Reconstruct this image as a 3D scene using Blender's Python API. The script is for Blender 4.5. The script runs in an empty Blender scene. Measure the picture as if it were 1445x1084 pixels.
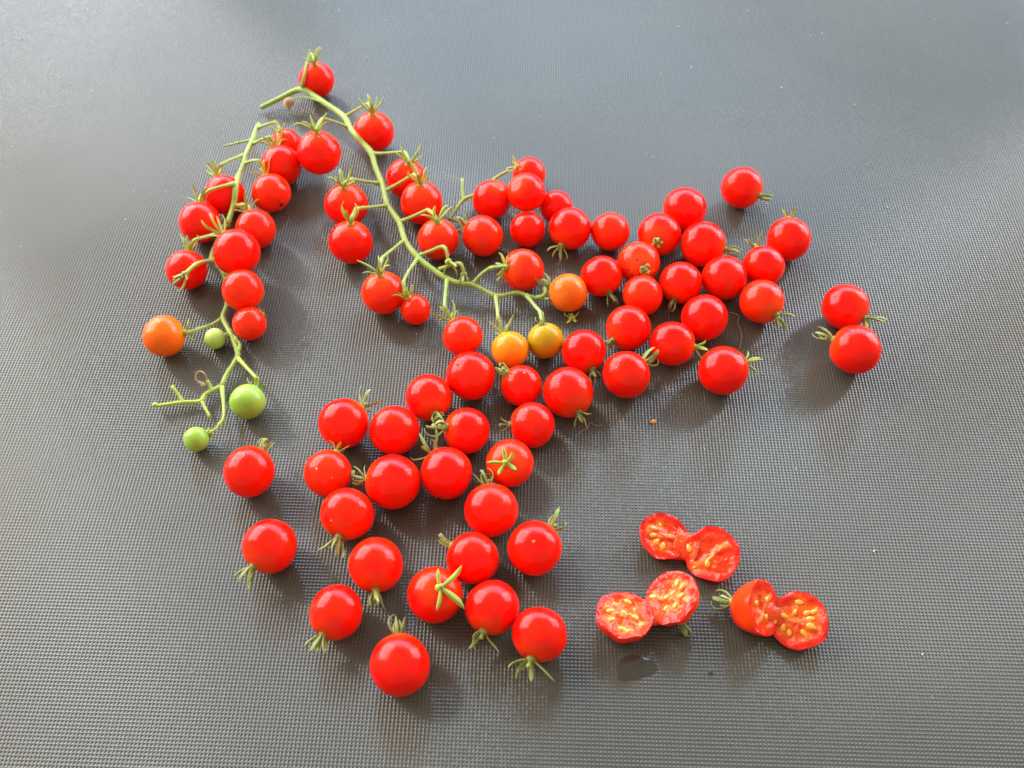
import bpy, math, random
import numpy as np
from mathutils import Vector, Matrix, noise as mnoise

rad = math.radians
scene = bpy.context.scene
RNG = random.Random(7)

# ---------------------------------------------------------------- camera
FPX, TILT, DIST = 1388.0, rad(37), 0.392          # focal length in pixels of a 1445 px wide picture
cam_d = bpy.data.cameras.new('camera')
cam = bpy.data.objects.new('camera', cam_d)
scene.collection.objects.link(cam)
cam.location = (0, -DIST * math.sin(TILT), DIST * math.cos(TILT))
cam.rotation_euler = (TILT, 0, 0)
cam_d.sensor_width = 36
cam_d.lens = 36 * FPX / 1445
cam_d.clip_start, cam_d.clip_end = 0.01, 30
cam_d.dof.use_dof = True
cam_d.dof.focus_distance = 0.365
cam_d.dof.aperture_fstop = 15
scene.camera = cam

# ---------------------------------------------------------------- light: a window left, sky behind, a window right
world = bpy.data.worlds.new('World')
scene.world = world
world.use_nodes = True
bg = world.node_tree.nodes['Background']
bg.inputs['Color'].default_value = (1.0, 0.88, 0.70, 1)
bg.inputs['Strength'].default_value = 0.54


def window_light(name, loc, size, power, colour):
    d = bpy.data.lights.new(name, 'AREA')
    d.shape = 'RECTANGLE'
    d.size, d.size_y = size
    d.energy = power
    d.color = colour
    o = bpy.data.objects.new(name, d)
    scene.collection.objects.link(o)
    o.location = loc
    o.rotation_euler = (Vector((0, 0.03, 0)) - Vector(loc)).to_track_quat('-Z', 'Y').to_euler()
    return o


window_light('window_light_left', (-1.15, 0.78, 0.78), (1.5, 1.25), 46, (0.96, 0.98, 1.0))
window_light('window_light_right', (1.40, 0.78, 0.55), (0.80, 1.05), 17, (0.97, 0.97, 1.0))
window_light('window_light_back', (0.35, 1.60, 1.02), (3.1, 0.95), 60, (0.47, 0.72, 1.0))

scene.view_settings.view_transform = 'Standard'
scene.view_settings.look = 'None'
scene.view_settings.exposure = 0.4
scene.view_settings.gamma = 1.0
scene.render.engine = 'CYCLES'

# ---------------------------------------------------------------- helpers
CAM = Vector(cam.location)
VX = Vector((1, 0, 0))
VY = Vector((0, math.cos(TILT), math.sin(TILT)))
VZ = Vector((0, -math.sin(TILT), math.cos(TILT)))


def ray(x, y):
    return VX * ((x - 722.5) / FPX) + VY * ((542 - y) / FPX) - VZ


def at(x, y, z):
    d = ray(x, y)
    return CAM + d * ((z - CAM.z) / d.z)


def on_mat(x, y, rpx, lift=0.0):
    """centre and radius of a ball that rests on the mat (or lift above it)"""
    rw = 0.008
    for _ in range(15):
        d = ray(x, y)
        s = (rw + lift - CAM.z) / d.z
        rw = rpx * s / FPX
    return CAM + d * s, rw


def view_frame(p):
    z = (CAM - p).normalized()
    x = Vector((1, 0, 0))
    x = (x - z * x.dot(z)).normalized()
    return x, z.cross(x), z


def tag(o, label=None, cat=None, group=None, kind=None):
    if label: o['label'] = label
    if cat: o['category'] = cat
    if group: o['group'] = group
    if kind: o['kind'] = kind
    return o


def link(o, parent=None):
    scene.collection.objects.link(o)
    if parent is not None:
        o.parent = parent
    return o


def empty(name, loc):
    o = bpy.data.objects.new(name, None)
    o.empty_display_size = 0.005
    o.location = loc
    return link(o)


def mesh_obj(name, verts, faces, mat, parent=None, origin=None, smooth=True, cols=None):
    me = bpy.data.meshes.new(name)
    if origin is not None:
        verts = [Vector(v) - origin for v in verts]
    me.from_pydata([tuple(v) for v in verts], [], faces)
    if smooth:
        me.polygons.foreach_set('use_smooth', [True] * len(me.polygons))
    if cols is not None:
        ca = me.color_attributes.new('tint', 'FLOAT_COLOR', 'POINT')
        for i, c in enumerate(cols):
            ca.data[i].color = (c[0], c[1], c[2], 1)
    me.materials.append(mat)
    me.update()
    return link(bpy.data.objects.new(name, me), parent)


def tube(points, radii, sides=8, flat=1.0):
    """closed tube through the points"""
    pts = [Vector(p) for p in points]
    n = len(pts)
    verts, faces = [], []
    up = Vector((0.13, 0.21, 0.97))
    prev = None
    for i, p in enumerate(pts):
        t = (pts[min(i + 1, n - 1)] - pts[max(i - 1, 0)])
        t = t.normalized() if t.length > 1e-9 else Vector((1, 0, 0))
        a = (prev if prev is not None else up)
        a = a - t * a.dot(t)
        if a.length < 1e-6:
            a = t.orthogonal()
        a.normalize()
        prev = a
        b = t.cross(a)
        for k in range(sides):
            w = 2 * math.pi * k / sides
            verts.append(p + (a * math.cos(w) * flat + b * math.sin(w)) * radii[i])
    for i in range(n - 1):
        for k in range(sides):
            k2 = (k + 1) % sides
            faces.append((i * sides + k, i * sides + k2, (i + 1) * sides + k2, (i + 1) * sides + k))
    faces.append(tuple(range(sides - 1, -1, -1)))
    faces.append(tuple((n - 1) * sides + k for k in range(sides)))
    return verts, faces


def spline(pts, per=5):
    """Catmull-Rom through tuples of any length"""
    P = [np.array(p, float) for p in pts]
    P = [2 * P[0] - P[1]] + P + [2 * P[-1] - P[-2]]
    out = []
    for i in range(1, len(P) - 2):
        for k in range(per):
            t = k / per
            a, b, c, d = P[i - 1:i + 3]
            out.append(0.5 * (2 * b + (c - a) * t + (2 * a - 5 * b + 4 * c - d) * t * t + (3 * b - a - 3 * c + d) * t ** 3))
    out.append(P[-2])
    return out


# ---------------------------------------------------------------- materials
def new_mat(name):
    m = bpy.data.materials.new(name)
    m.use_nodes = True
    nt = m.node_tree
    return m, nt, nt.nodes['Principled BSDF']


def node(nt, kind, **kw):
    n = nt.nodes.new(kind)
    for k, v in kw.items():
        setattr(n, k, v)
    return n


def maths(nt, op, a, b=None, c=None):
    n = nt.nodes.new('ShaderNodeMath')
    n.operation = op
    for i, v in enumerate((a, b, c)):
        if v is None: continue
        if isinstance(v, (int, float)):
            n.inputs[i].default_value = v
        else:
            nt.links.new(v, n.inputs[i])
    return n.outputs[0]


def mix_rgb(nt, fac, a, b):
    n = nt.nodes.new('ShaderNodeMix')
    n.data_type = 'RGBA'
    for sock, v in ((n.inputs[0], fac), (n.inputs[6], a), (n.inputs[7], b)):
        if isinstance(v, (int, float)):
            sock.default_value = v
        elif isinstance(v, tuple):
            sock.default_value = (*v, 1)
        else:
            nt.links.new(v, sock)
    return n.outputs[2]


def noise_tex(nt, scale, detail=3, coord='Object', w_random=True):
    tc = node(nt, 'ShaderNodeTexCoord')
    n = node(nt, 'ShaderNodeTexNoise', noise_dimensions='4D')
    n.inputs['Scale'].default_value = scale
    n.inputs['Detail'].default_value = detail
    nt.links.new(tc.outputs[coord], n.inputs['Vector'])
    if w_random:
        oi = node(nt, 'ShaderNodeObjectInfo')
        nt.links.new(maths(nt, 'MULTIPLY', oi.outputs['Random'], 40.0), n.inputs['W'])
    return n.outputs['Fac']


def ramp(nt, fac, lo, hi):
    n = nt.nodes.new('ShaderNodeMapRange')
    n.interpolation_type = 'SMOOTHSTEP'
    nt.links.new(fac, n.inputs[0])
    n.inputs[1].default_value, n.inputs[2].default_value = lo, hi
    return n.outputs[0]


def skin_material(name, base, blush, shoulder, sss=0.5, spots=0.0):
    """thin glossy fruit skin; the local +Z axis is the calyx end"""
    m, nt, p = new_mat(name)
    tc = node(nt, 'ShaderNodeTexCoord')
    sep = node(nt, 'ShaderNodeSeparateXYZ')
    nt.links.new(tc.outputs['Object'], sep.inputs[0])
    big = noise_tex(nt, 90, 2)
    col = mix_rgb(nt, ramp(nt, big, 0.35, 0.7), base, blush)
    # ripening runs from the blossom end to the shoulder
    wob = maths(nt, 'ADD', maths(nt, 'MULTIPLY', sep.outputs[2], 110.0), maths(nt, 'MULTIPLY', big, 0.45))
    col = mix_rgb(nt, maths(nt, 'MULTIPLY', ramp(nt, wob, 0.75, 1.25), 0.75), col, shoulder)
    # fine pale flecks under the skin
    fl = noise_tex(nt, 1500, 1)
    col = mix_rgb(nt, maths(nt, 'MULTIPLY', ramp(nt, fl, 0.64, 0.78), 0.4), col, shoulder)
    # small brown corky scar at the blossom end
    r2 = maths(nt, 'ADD', maths(nt, 'MULTIPLY', sep.outputs[0], sep.outputs[0]), maths(nt, 'MULTIPLY', sep.outputs[1], sep.outputs[1]))
    scar = maths(nt, 'MULTIPLY', maths(nt, 'LESS_THAN', r2, 1.6e-7), maths(nt, 'LESS_THAN', sep.outputs[2], 0.0))
    col = mix_rgb(nt, maths(nt, 'MULTIPLY', scar, 0.7), col, (0.22, 0.06, 0.02))
    if spots:
        sp = noise_tex(nt, 210, 3, w_random=False)
        col = mix_rgb(nt, maths(nt, 'MULTIPLY', ramp(nt, sp, 0.60, 0.66), spots), col, (0.85, 0.22, 0.02))
    nt.links.new(col, p.inputs['Base Color'])
    p.inputs['Subsurface Weight'].default_value = sss
    p.inputs['Subsurface Radius'].default_value = (1.0, 0.22, 0.10)
    p.inputs['Subsurface Scale'].default_value = 0.0055
    rgh = noise_tex(nt, 350, 4)
    rr = node(nt, 'ShaderNodeMapRange')
    nt.links.new(rgh, rr.inputs[0])
    rr.inputs[3].default_value, rr.inputs[4].default_value = 0.14, 0.23
    nt.links.new(rr.outputs[0], p.inputs['Roughness'])
    p.inputs['Specular IOR Level'].default_value = 0.22
    bp = node(nt, 'ShaderNodeBump')
    bp.inputs['Strength'].default_value = 0.10
    bp.inputs['Distance'].default_value = 0.0004
    nt.links.new(noise_tex(nt, 900, 3), bp.inputs['Height'])
    nt.links.new(bp.outputs[0], p.inputs['Normal'])
    return m


SKIN = {
    'red': skin_material('red_skin', (0.90, 0.005, 0.002), (0.84, 0.016, 0.002), (0.90, 0.055, 0.005)),
    'orange_red': skin_material('orange_red_skin', (0.90, 0.019, 0.003), (0.89, 0.030, 0.004), (0.90, 0.085, 0.008)),
    'spotted': skin_material('spotted_skin', (0.86, 0.012, 0.004), (0.84, 0.03, 0.005), (0.88, 0.10, 0.012), spots=0.8),
    'orange': skin_material('orange_skin', (0.88, 0.115, 0.006), (0.86, 0.15, 0.008), (0.80, 0.22, 0.012)),
    'deep_orange': skin_material('deep_orange_skin', (0.78, 0.14, 0.008), (0.80, 0.19, 0.012), (0.66, 0.25, 0.016)),
    'amber': skin_material('amber_skin', (0.78, 0.29, 0.010), (0.78, 0.24, 0.009), (0.66, 0.36, 0.022)),
    'olive': skin_material('olive_skin', (0.45, 0.30, 0.009), (0.50, 0.285, 0.009), (0.36, 0.30, 0.02)),
    'pale_green': skin_material('pale_green_skin', (0.42, 0.58, 0.12), (0.48, 0.62, 0.16), (0.34, 0.52, 0.09)),
    'green': skin_material('green_skin', (0.27, 0.45, 0.05), (0.33, 0.50, 0.08), (0.20, 0.38, 0.035)),
}


def plant_material(name, c1, c2, c3, scale=500, rough=0.55, sheen=0.0, bump=0.3):
    m, nt, p = new_mat(name)
    a = noise_tex(nt, scale, 3)
    b = noise_tex(nt, scale * 4, 3)
    col = mix_rgb(nt, ramp(nt, a, 0.36, 0.66), c1, c2)
    col = mix_rgb(nt, maths(nt, 'MULTIPLY', ramp(nt, b, 0.55, 0.75), 0.6), col, c3)
    nt.links.new(col, p.inputs['Base Color'])
    p.inputs['Roughness'].default_value = rough
    p.inputs['Subsurface Weight'].default_value = 0.25
    p.inputs['Subsurface Radius'].default_value = (0.6, 1.0, 0.2)
    p.inputs['Subsurface Scale'].default_value = 0.0008
    p.inputs['Sheen Weight'].default_value = sheen
    bp = node(nt, 'ShaderNodeBump')
    bp.inputs['Strength'].default_value = bump
    bp.inputs['Distance'].default_value = 0.0003
    nt.links.new(b, bp.inputs['Height'])
    nt.links.new(bp.outputs[0], p.inputs['Normal'])
    return m


STEM = plant_material('stem_green', (0.34, 0.42, 0.060), (0.27, 0.37, 0.045), (0.42, 0.46, 0.10), 300, 0.6, 0.2)
STEM_YOUNG = plant_material('young_stem_green', (0.42, 0.49, 0.040), (0.36, 0.45, 0.035), (0.48, 0.50, 0.08), 300, 0.55, 0.2)
SEPAL_FRESH = plant_material('fresh_sepal_green', (0.25, 0.36, 0.03), (0.40, 0.37, 0.02), (0.18, 0.30, 0.035), 260, 0.55, 0.15)
SEPAL_WILT = plant_material('wilted_sepal_olive', (0.20, 0.24, 0.04), (0.31, 0.31, 0.06), (0.13, 0.15, 0.028), 300, 0.6, 0.15, 0.5)
SEPAL_DARK = plant_material('dark_sepal_olive', (0.13, 0.15, 0.03), (0.20, 0.20, 0.045), (0.08, 0.075, 0.02), 300, 0.6, 0.15, 0.5)
SEPAL_YELLOW = plant_material('yellowed_sepal', (0.42, 0.36, 0.02), (0.55, 0.38, 0.02), (0.30, 0.32, 0.03), 260, 0.55, 0.15)
DRY = plant_material('dried_brown', (0.34, 0.19, 0.07), (0.45, 0.26, 0.09), (0.20, 0.10, 0.04), 700, 0.7, 0.2, 0.6)

# ---------------------------------------------------------------- setting: the embossed mat
PITCH = 0.00125


def mat_material(bumped):
    m, nt, p = new_mat('embossed_plastic')
    tc = node(nt, 'ShaderNodeTexCoord')
    mp = node(nt, 'ShaderNodeMapping')
    mp.inputs['Rotation'].default_value = (0, 0, rad(1.7))
    mp.inputs['Scale'].default_value = (1 / PITCH, 1 / PITCH, 1)
    nt.links.new(tc.outputs['Object'], mp.inputs['Vector'])
    sep = node(nt, 'ShaderNodeSeparateXYZ')
    nt.links.new(mp.outputs[0], sep.inputs[0])
    u = maths(nt, 'PINGPONG', sep.outputs[0], 0.5)
    v = maths(nt, 'PINGPONG', sep.outputs[1], 0.5)
    h = maths(nt, 'MAXIMUM', u, v)
    bp = node(nt, 'ShaderNodeBump')
    bp.inputs['Strength'].default_value = 1.0
    bp.inputs['Distance'].default_value = 0.00036
    nt.links.new(h, bp.inputs['Height'])
    if bumped: nt.links.new(bp.outputs[0], p.inputs['Normal'])
    # worn, slightly dusty plastic
    big = noise_tex(nt, 9, 5, w_random=False)
    fine = noise_tex(nt, 900, 2, w_random=False)
    col = mix_rgb(nt, ramp(nt, big, 0.3, 0.75), (0.062, 0.055, 0.041), (0.080, 0.071, 0.054))
    col = mix_rgb(nt, maths(nt, 'MULTIPLY', ramp(nt, fine, 0.5, 0.9), 0.2), col, (0.16, 0.15, 0.13))
    nt.links.new(col, p.inputs['Base Color'])
    rr = node(nt, 'ShaderNodeMapRange')
    nt.links.new(big, rr.inputs[0])
    rr.inputs[3].default_value, rr.inputs[4].default_value = 0.15, 0.24
    nt.links.new(rr.outputs[0], p.inputs['Roughness'])
    p.inputs['Specular IOR Level'].default_value = 0.36
    return m


def build_mat():
    """sheet with a pressed grid of small square pits where it is near, plain sheet with bump beyond"""
    nx, ny, depth = 552, 424, 0.00020
    ang = rad(-1.7)
    x0, y0 = -nx / 2 * PITCH, -0.185
    gx = x0 + np.arange(nx + 1) * PITCH
    gy = y0 + np.arange(ny + 1) * PITCH
    X, Y = np.meshgrid(gx, gy)
    rs = np.random.RandomState(5)
    CX, CY = np.meshgrid(gx[:-1] + PITCH / 2, gy[:-1] + PITCH / 2)
    n1, n2 = X.size, CX.size
    jit = PITCH * 0.012
    co = np.zeros((n1 + n2 + 4, 3))
    co[:n1, 0] = X.ravel() + rs.normal(0, jit, n1)
    co[:n1, 1] = Y.ravel() + rs.normal(0, jit, n1)
    co[n1:n1 + n2, 0] = CX.ravel()
    co[n1:n1 + n2, 1] = CY.ravel()
    co[n1:n1 + n2, 2] = -depth * rs.uniform(0.93, 1.07, n2)
    x, y = co[:, 0].copy(), co[:, 1].copy()
    co[:, 0] = x * math.cos(ang) - y * math.sin(ang)
    co[:, 1] = x * math.sin(ang) + y * math.cos(ang)
    co[n1 + n2:] = [(-1.2, -0.9, 0), (1.2, -0.9, 0), (1.2, 1.4, 0), (-1.2, 1.4, 0)]
    j, i = np.meshgrid(np.arange(ny), np.arange(nx), indexing='ij')
    a = (j * (nx + 1) + i).ravel()
    b, c, d, m = a + 1, a + nx + 2, a + nx + 1, n1 + np.arange(n2)
    tri = np.concatenate([np.stack(t, 1) for t in ((a, b, m), (b, c, m), (c, d, m), (d, a, m))])
    k = [0, nx, ny * (nx + 1) + nx, ny * (nx + 1)]
    o4 = [n1 + n2 + q for q in range(4)]
    quads = np.array([(o4[q], o4[(q + 1) % 4], k[(q + 1) % 4], k[q]) for q in range(4)])
    me = bpy.data.meshes.new('mat')
    me.vertices.add(len(co))
    me.vertices.foreach_set('co', co.ravel())
    me.loops.add(tri.size + 16)
    me.loops.foreach_set('vertex_index', np.concatenate([tri.ravel(), quads.ravel()]).astype(np.int32))
    nt_ = len(tri)
    me.polygons.add(nt_ + 4)
    me.polygons.foreach_set('loop_start', np.concatenate([np.arange(nt_) * 3, nt_ * 3 + np.arange(4) * 4]).astype(np.int32))
    me.polygons.foreach_set('material_index', np.concatenate([np.zeros(nt_), np.ones(4)]).astype(np.int32))
    me.polygons.foreach_set('use_smooth', np.zeros(nt_ + 4, dtype=bool))
    me.update(calc_edges=True)
    me.materials.append(mat_material(False))
    me.materials.append(mat_material(True))
    return link(bpy.data.objects.new('mat', me))


MAT = build_mat()
tag(MAT, 'dark grey plastic mat embossed with a fine square grid', 'mat', kind='structure')

# ---------------------------------------------------------------- tomatoes
# key: x, y, radius in the picture; lift (mm); skin; calyx point in the picture or None; calyx style; label
LONG, SHORT, LOOSE = 'tomatoes on the long truss', 'tomatoes on the short truss', 'loose picked tomatoes'
TOM = [
    ('T1', 447, 113, 25, 0, 'red', (445, 91), 'up', LONG, 'red tomato at the very top end of the long truss'),
    ('T2', 527.5, 186, 28.5, 0, 'red', (526.5, 161), 'up', LONG, 'red tomato alone on the right side of the long stem, below the topmost one'),
    ('T3', 444.5, 216, 31, 5.5, 'red', (442.5, 188), 'up', LONG, 'big red tomato left of the long stem, overlapping fruit of the short truss'),
    ('T4', 572.6, 252, 28, 0, 'red', (577, 232), 'up', LONG, 'red tomato half hidden behind a lower one, right of the long stem'),
    ('T5', 595, 286.5, 30, 0, 'red', (593.6, 261), 'up', LONG, 'red tomato right of the long stem, in front of a half hidden one'),
    ('T6', 488.7, 289, 31, 0, 'red', (485.7, 265), 'up', LONG, 'upper of two overlapping red tomatoes left of the long stem'),
    ('T7', 495, 342, 31, 0, 'red', (495, 315.6), 'up', LONG, 'lower of two overlapping red tomatoes left of the long stem'),
    ('T8', 618.5, 338, 29, 0, 'orange_red', (617, 314), 'up', LONG, 'red tomato right of the long stem, just above the empty hooked stalk'),
    ('T9', 541, 413, 31, 0, 'orange_red', (537, 388), 'up', LONG, 'large orange-red tomato left of the long stem, touching the smallest red one'),
    ('T10', 586.3, 437, 21.5, 0, 'orange_red', (576, 420), 'up', LONG, 'smallest red tomato on the long truss, hanging below its middle'),
    ('T11', 653, 475, 28.7, 0, 'orange_red', (638, 452), 'up', LONG, 'red tomato hanging below the long stem, left of the amber one'),
    ('T12', 738, 381, 30, 0, 'orange_red', (714, 377), 'star', LONG, 'red tomato with its open green calyx facing left at the long stem'),
    ('T13', 720, 494, 27, 0, 'amber', (710, 470), 'up', LONG, 'amber orange tomato hanging left of the olive yellow one'),
    ('T14', 770, 481, 26, 0, 'olive', (765, 457), 'twig', LONG, 'olive yellow unripe tomato, the only one of this colour'),
    ('T15', 801.6, 413.7, 27.3, 0, 'deep_orange', (777, 404), 'ragged', LONG, 'dull orange tomato with a ragged green calyx at the tip of the long truss'),
    ('T16', 701.4, 283, 27.5, 0, 'red', (712, 262), 'none', LOOSE, 'red tomato at the left of the upper middle pile, above another'),
    ('T17', 746.8, 245, 23, 0, 'red', (729, 236), 'yellow', LOOSE, 'red tomato with a yellow green calyx at the top of the upper middle pile'),
    ('T18', 752, 271.5, 27, 7.5, 'red', (737, 262), 'none', LOOSE, 'red tomato lying on top in the upper middle pile'),
    ('T19', 769.5, 293, 23.5, 0, 'red', None, 'none', LOOSE, 'red tomato mostly hidden behind the topmost one of the upper middle pile'),
    ('T20', 744.6, 324, 25, 0, 'red', (733, 302), 'nub', LOOSE, 'red tomato at the lower edge of the upper middle pile, above the long stem'),
    ('T21', 803.3, 320.7, 30, 0, 'red', (790, 347), 'fan', LOOSE, 'red tomato with a short yellow green calyx beneath it, right of the upper middle pile'),
    ('T22', 681, 333, 28.5, 0, 'orange_red', (656, 318), 'ragged', LOOSE, 'red tomato below left of the upper middle pile, its calyx at the bare stem'),
    ('T23', 861, 327, 27.3, 0, 'orange_red', None, 'none', LOOSE, 'orange-red tomato with no calyx showing, between upper middle and right piles'),
    ('T24', 849, 390, 29.5, 0, 'red', (864, 424), 'dark', LOOSE, 'red tomato touching the spotted one, right of the dull orange one'),
    ('T25', 930.5, 331, 30.5, 0, 'red', (928, 340), 'wither', LOOSE, 'red tomato with a tiny withered calyx facing the viewer, directly above the spotted one'),
    ('T26', 901.5, 371, 30, 0, 'spotted', (909, 380), 'wither', LOOSE, 'red tomato with an orange patch, black specks and a withered calyx'),
    ('T27', 907, 417, 28.5, 0, 'orange_red', None, 'none', LOOSE, 'small red tomato directly below the spotted one in the right pile'),
    ('T28', 966, 295, 31, 0, 'red', None, 'none', LOOSE, 'red tomato at the top of the right pile, no calyx showing'),
    ('T29', 992, 345, 32, 0, 'red', (1023, 352), 'cage', LOOSE, 'red tomato below the topmost of the right pile, calyx at its right'),
    ('T30', 960.7, 399, 30, 0, 'red', (950, 428), 'dark', LOOSE, 'red tomato in the middle of the right pile, dark calyx beneath it'),
    ('T31', 1022, 392, 31.5, 0, 'red', None, 'none', LOOSE, 'red tomato in the right pile left of the one with a sprawling calyx'),
    ('T32', 1077, 375.5, 29.5, 0, 'red', (1066, 347), 'tall', LOOSE, 'red tomato with an upright calyx on its upper left, at the right pile'),
    ('T33', 1113, 337.5, 30.5, 0, 'red', (1112, 308), 'behind', LOOSE, 'red tomato at the upper right corner of the right pile, sepal tips above it'),
    ('T34', 1046.8, 265, 29, 0, 'red', (1073, 277), 'fanshort', LOOSE, 'red tomato lying alone above the right pile'),
    ('T35', 1075, 425.6, 31, 0, 'orange_red', (1099, 448), 'fan', LOOSE, 'red tomato at the right edge of the right pile, curled calyx at lower right'),
    ('T36', 994, 448.5, 32.5, 0, 'red', None, 'none', LOOSE, 'big red tomato with no calyx showing at the lower side of the right pile'),
    ('T37', 949, 485, 31.5, 0, 'red', (979, 490), 'twofold', LOOSE, 'red tomato at the bottom of the right pile, two sepals pointing right'),
    ('T38', 1020.6, 523, 34.5, 0, 'red', (1053, 512), 'twofold', LOOSE, 'red tomato set apart just below the right pile, two long sepals at its right'),
    ('T39', 1193, 433, 32.5, 0, 'red', (1222, 452), 'fan', LOOSE, 'upper of the two red tomatoes at the far right'),
    ('T40', 1207, 493.5, 34.5, 0, 'red', (1175, 478), 'fan', LOOSE, 'lower of the two red tomatoes at the far right, its calyx pointing left'),
    ('T41', 886.5, 462.7, 31.5, 0, 'red', (860, 486), 'dark', LOOSE, 'red tomato just above the one with the thick curled calyx'),
    ('T42', 884, 529, 34, 0, 'red', (913, 508), 'thick', LOOSE, 'red tomato with a thick curled calyx at upper right, below the right pile'),
    ('T43', 824, 496, 31.5, 0, 'red', (838, 527), 'dark', LOOSE, 'red tomato right of the olive yellow one'),
    ('T44', 801.6, 554, 35.5, 0, 'red', (819, 588), 'dark', LOOSE, 'large red tomato at the right end of the centre cluster, dark calyx beneath'),
    ('T45', 735.8, 544.5, 29.5, 0, 'red', (714, 527), 'coil', LOOSE, 'red tomato with a small coiled calyx, just below the amber one'),
    ('T46', 664, 530.6, 34.7, 0, 'red', None, 'none', LOOSE, 'large red tomato with no calyx showing, below left of the amber one'),
    ('T47', 604.8, 561, 33, 0, 'red', (614, 584), 'coil', LOOSE, 'red tomato with a green coil at its lower edge, upper left of centre cluster'),
    ('T48', 751.5, 599.6, 32.5, 0, 'red', (720, 600), 'stub', LOOSE, 'red tomato above the one with the flat star calyx, left of the large one'),
    ('T49', 658.5, 608, 33, 0, 'red', (629, 603), 'loop', LOOSE, 'red tomato with a looped green calyx at its left, in the centre cluster'),
    ('T50', 719.4, 653.6, 34, 0, 'orange_red', (714, 653), 'flatstar', LOOSE, 'red tomato with a flat green star calyx facing up, in the centre cluster'),
    ('T51', 630, 667.7, 36.5, 0, 'red', (608, 640), 'stalk', LOOSE, 'red tomato with a brownish bent stalk at its upper left, centre cluster'),
    ('T52', 693.2, 719.6, 38, 0, 'red', (687, 682), 'cage', LOOSE, 'large red tomato with a bud-shaped closed calyx on top, below the star one'),
    ('T53', 754, 773.6, 38, 0, 'red', (779, 744), 'cage', LOOSE, 'red tomato with closed calyx at upper right, rightmost of the lower group'),
    ('T54', 667, 788, 36.5, 0, 'red', (636, 770), 'nose', LOOSE, 'red tomato with a pointed calyx at its left, in the lower group'),
    ('T55', 613.6, 839.6, 39, 0, 'red', (620, 830), 'bigstar', LOOSE, 'red tomato with a wide green star calyx over its right side'),
    ('T56', 694.6, 857.6, 38, 0, 'red', (681, 893), 'fan', LOOSE, 'red tomato between the star-topped one and the bottom right one'),
    ('T57', 761, 895.4, 39.5, 0, 'red', (748, 933), 'sprawl', LOOSE, 'red tomato with a sprawling pale calyx beneath, bottom right of the lower group'),
    ('T58', 564.6, 938.5, 42.5, 0, 'red', (561, 896), 'cage', LOOSE, 'largest, nearest red tomato at the bottom, closed calyx on top'),
    ('T59', 474.4, 864, 37.5, 0, 'red', (456, 897), 'droop', LOOSE, 'red tomato at the bottom left of the lower group, crumpled calyx below it'),
    ('T60', 530.3, 797.5, 38.5, 0, 'red', (531, 836), 'droop', LOOSE, 'red tomato left of the star-topped one, calyx hanging from its bottom'),
    ('T61', 490.4, 725.7, 38, 0, 'red', (478, 761), 'fan', LOOSE, 'red tomato at the lower end of the left group, fingered calyx beneath'),
    ('T62', 381, 771, 38, 0, 'red', (357, 802), 'fan', LOOSE, 'red tomato alone at lower left, finger-like calyx at its lower left'),
    ('T63', 352, 665.6, 35.5, 0, 'red', (370, 634), 'cagelow', LOOSE, 'red tomato alone below the green ones, small calyx at upper right'),
    ('T64', 462.5, 667.6, 34, 0, 'orange_red', (476, 634), 'behind', LOOSE, 'orange-red tomato at the left edge of the left group'),
    ('T65', 484.6, 597.6, 36, 0, 'red', (512, 574), 'fan', LOOSE, 'red tomato at the top left of the left group, calyx at upper right'),
    ('T66', 556.3, 607.5, 35.5, 0, 'red', None, 'none', LOOSE, 'red tomato with no calyx showing, at the top right of the left group'),
    ('T67', 554.4, 680, 38.5, 0, 'red', (517, 676), 'stalkside', LOOSE, 'large red tomato with a bare stalk at its left, in the left group'),
    ('L1', 404, 204, 22, 0, 'red', (398, 187), 'yellow', SHORT, 'red tomato mostly hidden at the top of the short truss, yellowed sepals'),
    ('L2', 402, 234.5, 28.5, 0, 'red', (393.5, 207), 'up', SHORT, 'red tomato partly behind the big one between the two trusses'),
    ('L4', 383, 271.5, 27.5, 0, 'orange_red', (376, 246), 'yellow', SHORT, 'red tomato with a dark scar right of the short stem'),
    ('L5', 317, 275.6, 28.5, 0, 'red', (309, 248), 'up', SHORT, 'red tomato crossed by the upper part of the short stem'),
    ('L6', 282, 314, 29, 0, 'red', (283.4, 286), 'up', SHORT, 'red tomato left of the short stem, below the crossed one'),
    ('L7', 361, 323.5, 28, 0, 'orange_red', (351, 297), 'up', SHORT, 'red tomato right of the short stem, behind the big middle one'),
    ('L8', 334, 356, 33, 4.5, 'red', (315, 331), 'up', SHORT, 'big red tomato hiding the middle of the short stem'),
    ('L9', 263.3, 381, 28.5, 0, 'red', (267, 354), 'up', SHORT, 'red tomato at the left of the short truss with an empty calyx lying on it'),
    ('L10', 343.6, 414.8, 29, 3.5, 'orange_red', None, 'none', SHORT, 'red tomato covering the short stem below the big one'),
    ('L11', 351.5, 452, 23.5, 0, 'orange_red', (369, 436), 'nub', SHORT, 'small orange-red tomato tucked under another on the short truss'),
    ('L12', 231.5, 474.6, 29.5, 0, 'orange', (261, 469), 'side', SHORT, 'orange tomato at the far left of the short truss'),
    ('L13', 303.5, 478, 15, 0, 'pale_green', (318, 474.6), 'nub', SHORT, 'smallest green tomato beside the orange one on the short truss'),
    ('L14', 349.4, 567, 25, 0, 'green', (361, 544.5), 'side', SHORT, 'largest green tomato, right of the short truss tip'),
    ('L15', 277, 620, 18, 0, 'green', (294, 611), 'side', SHORT, 'small green tomato at the lowest end of the short truss'),
]

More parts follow.
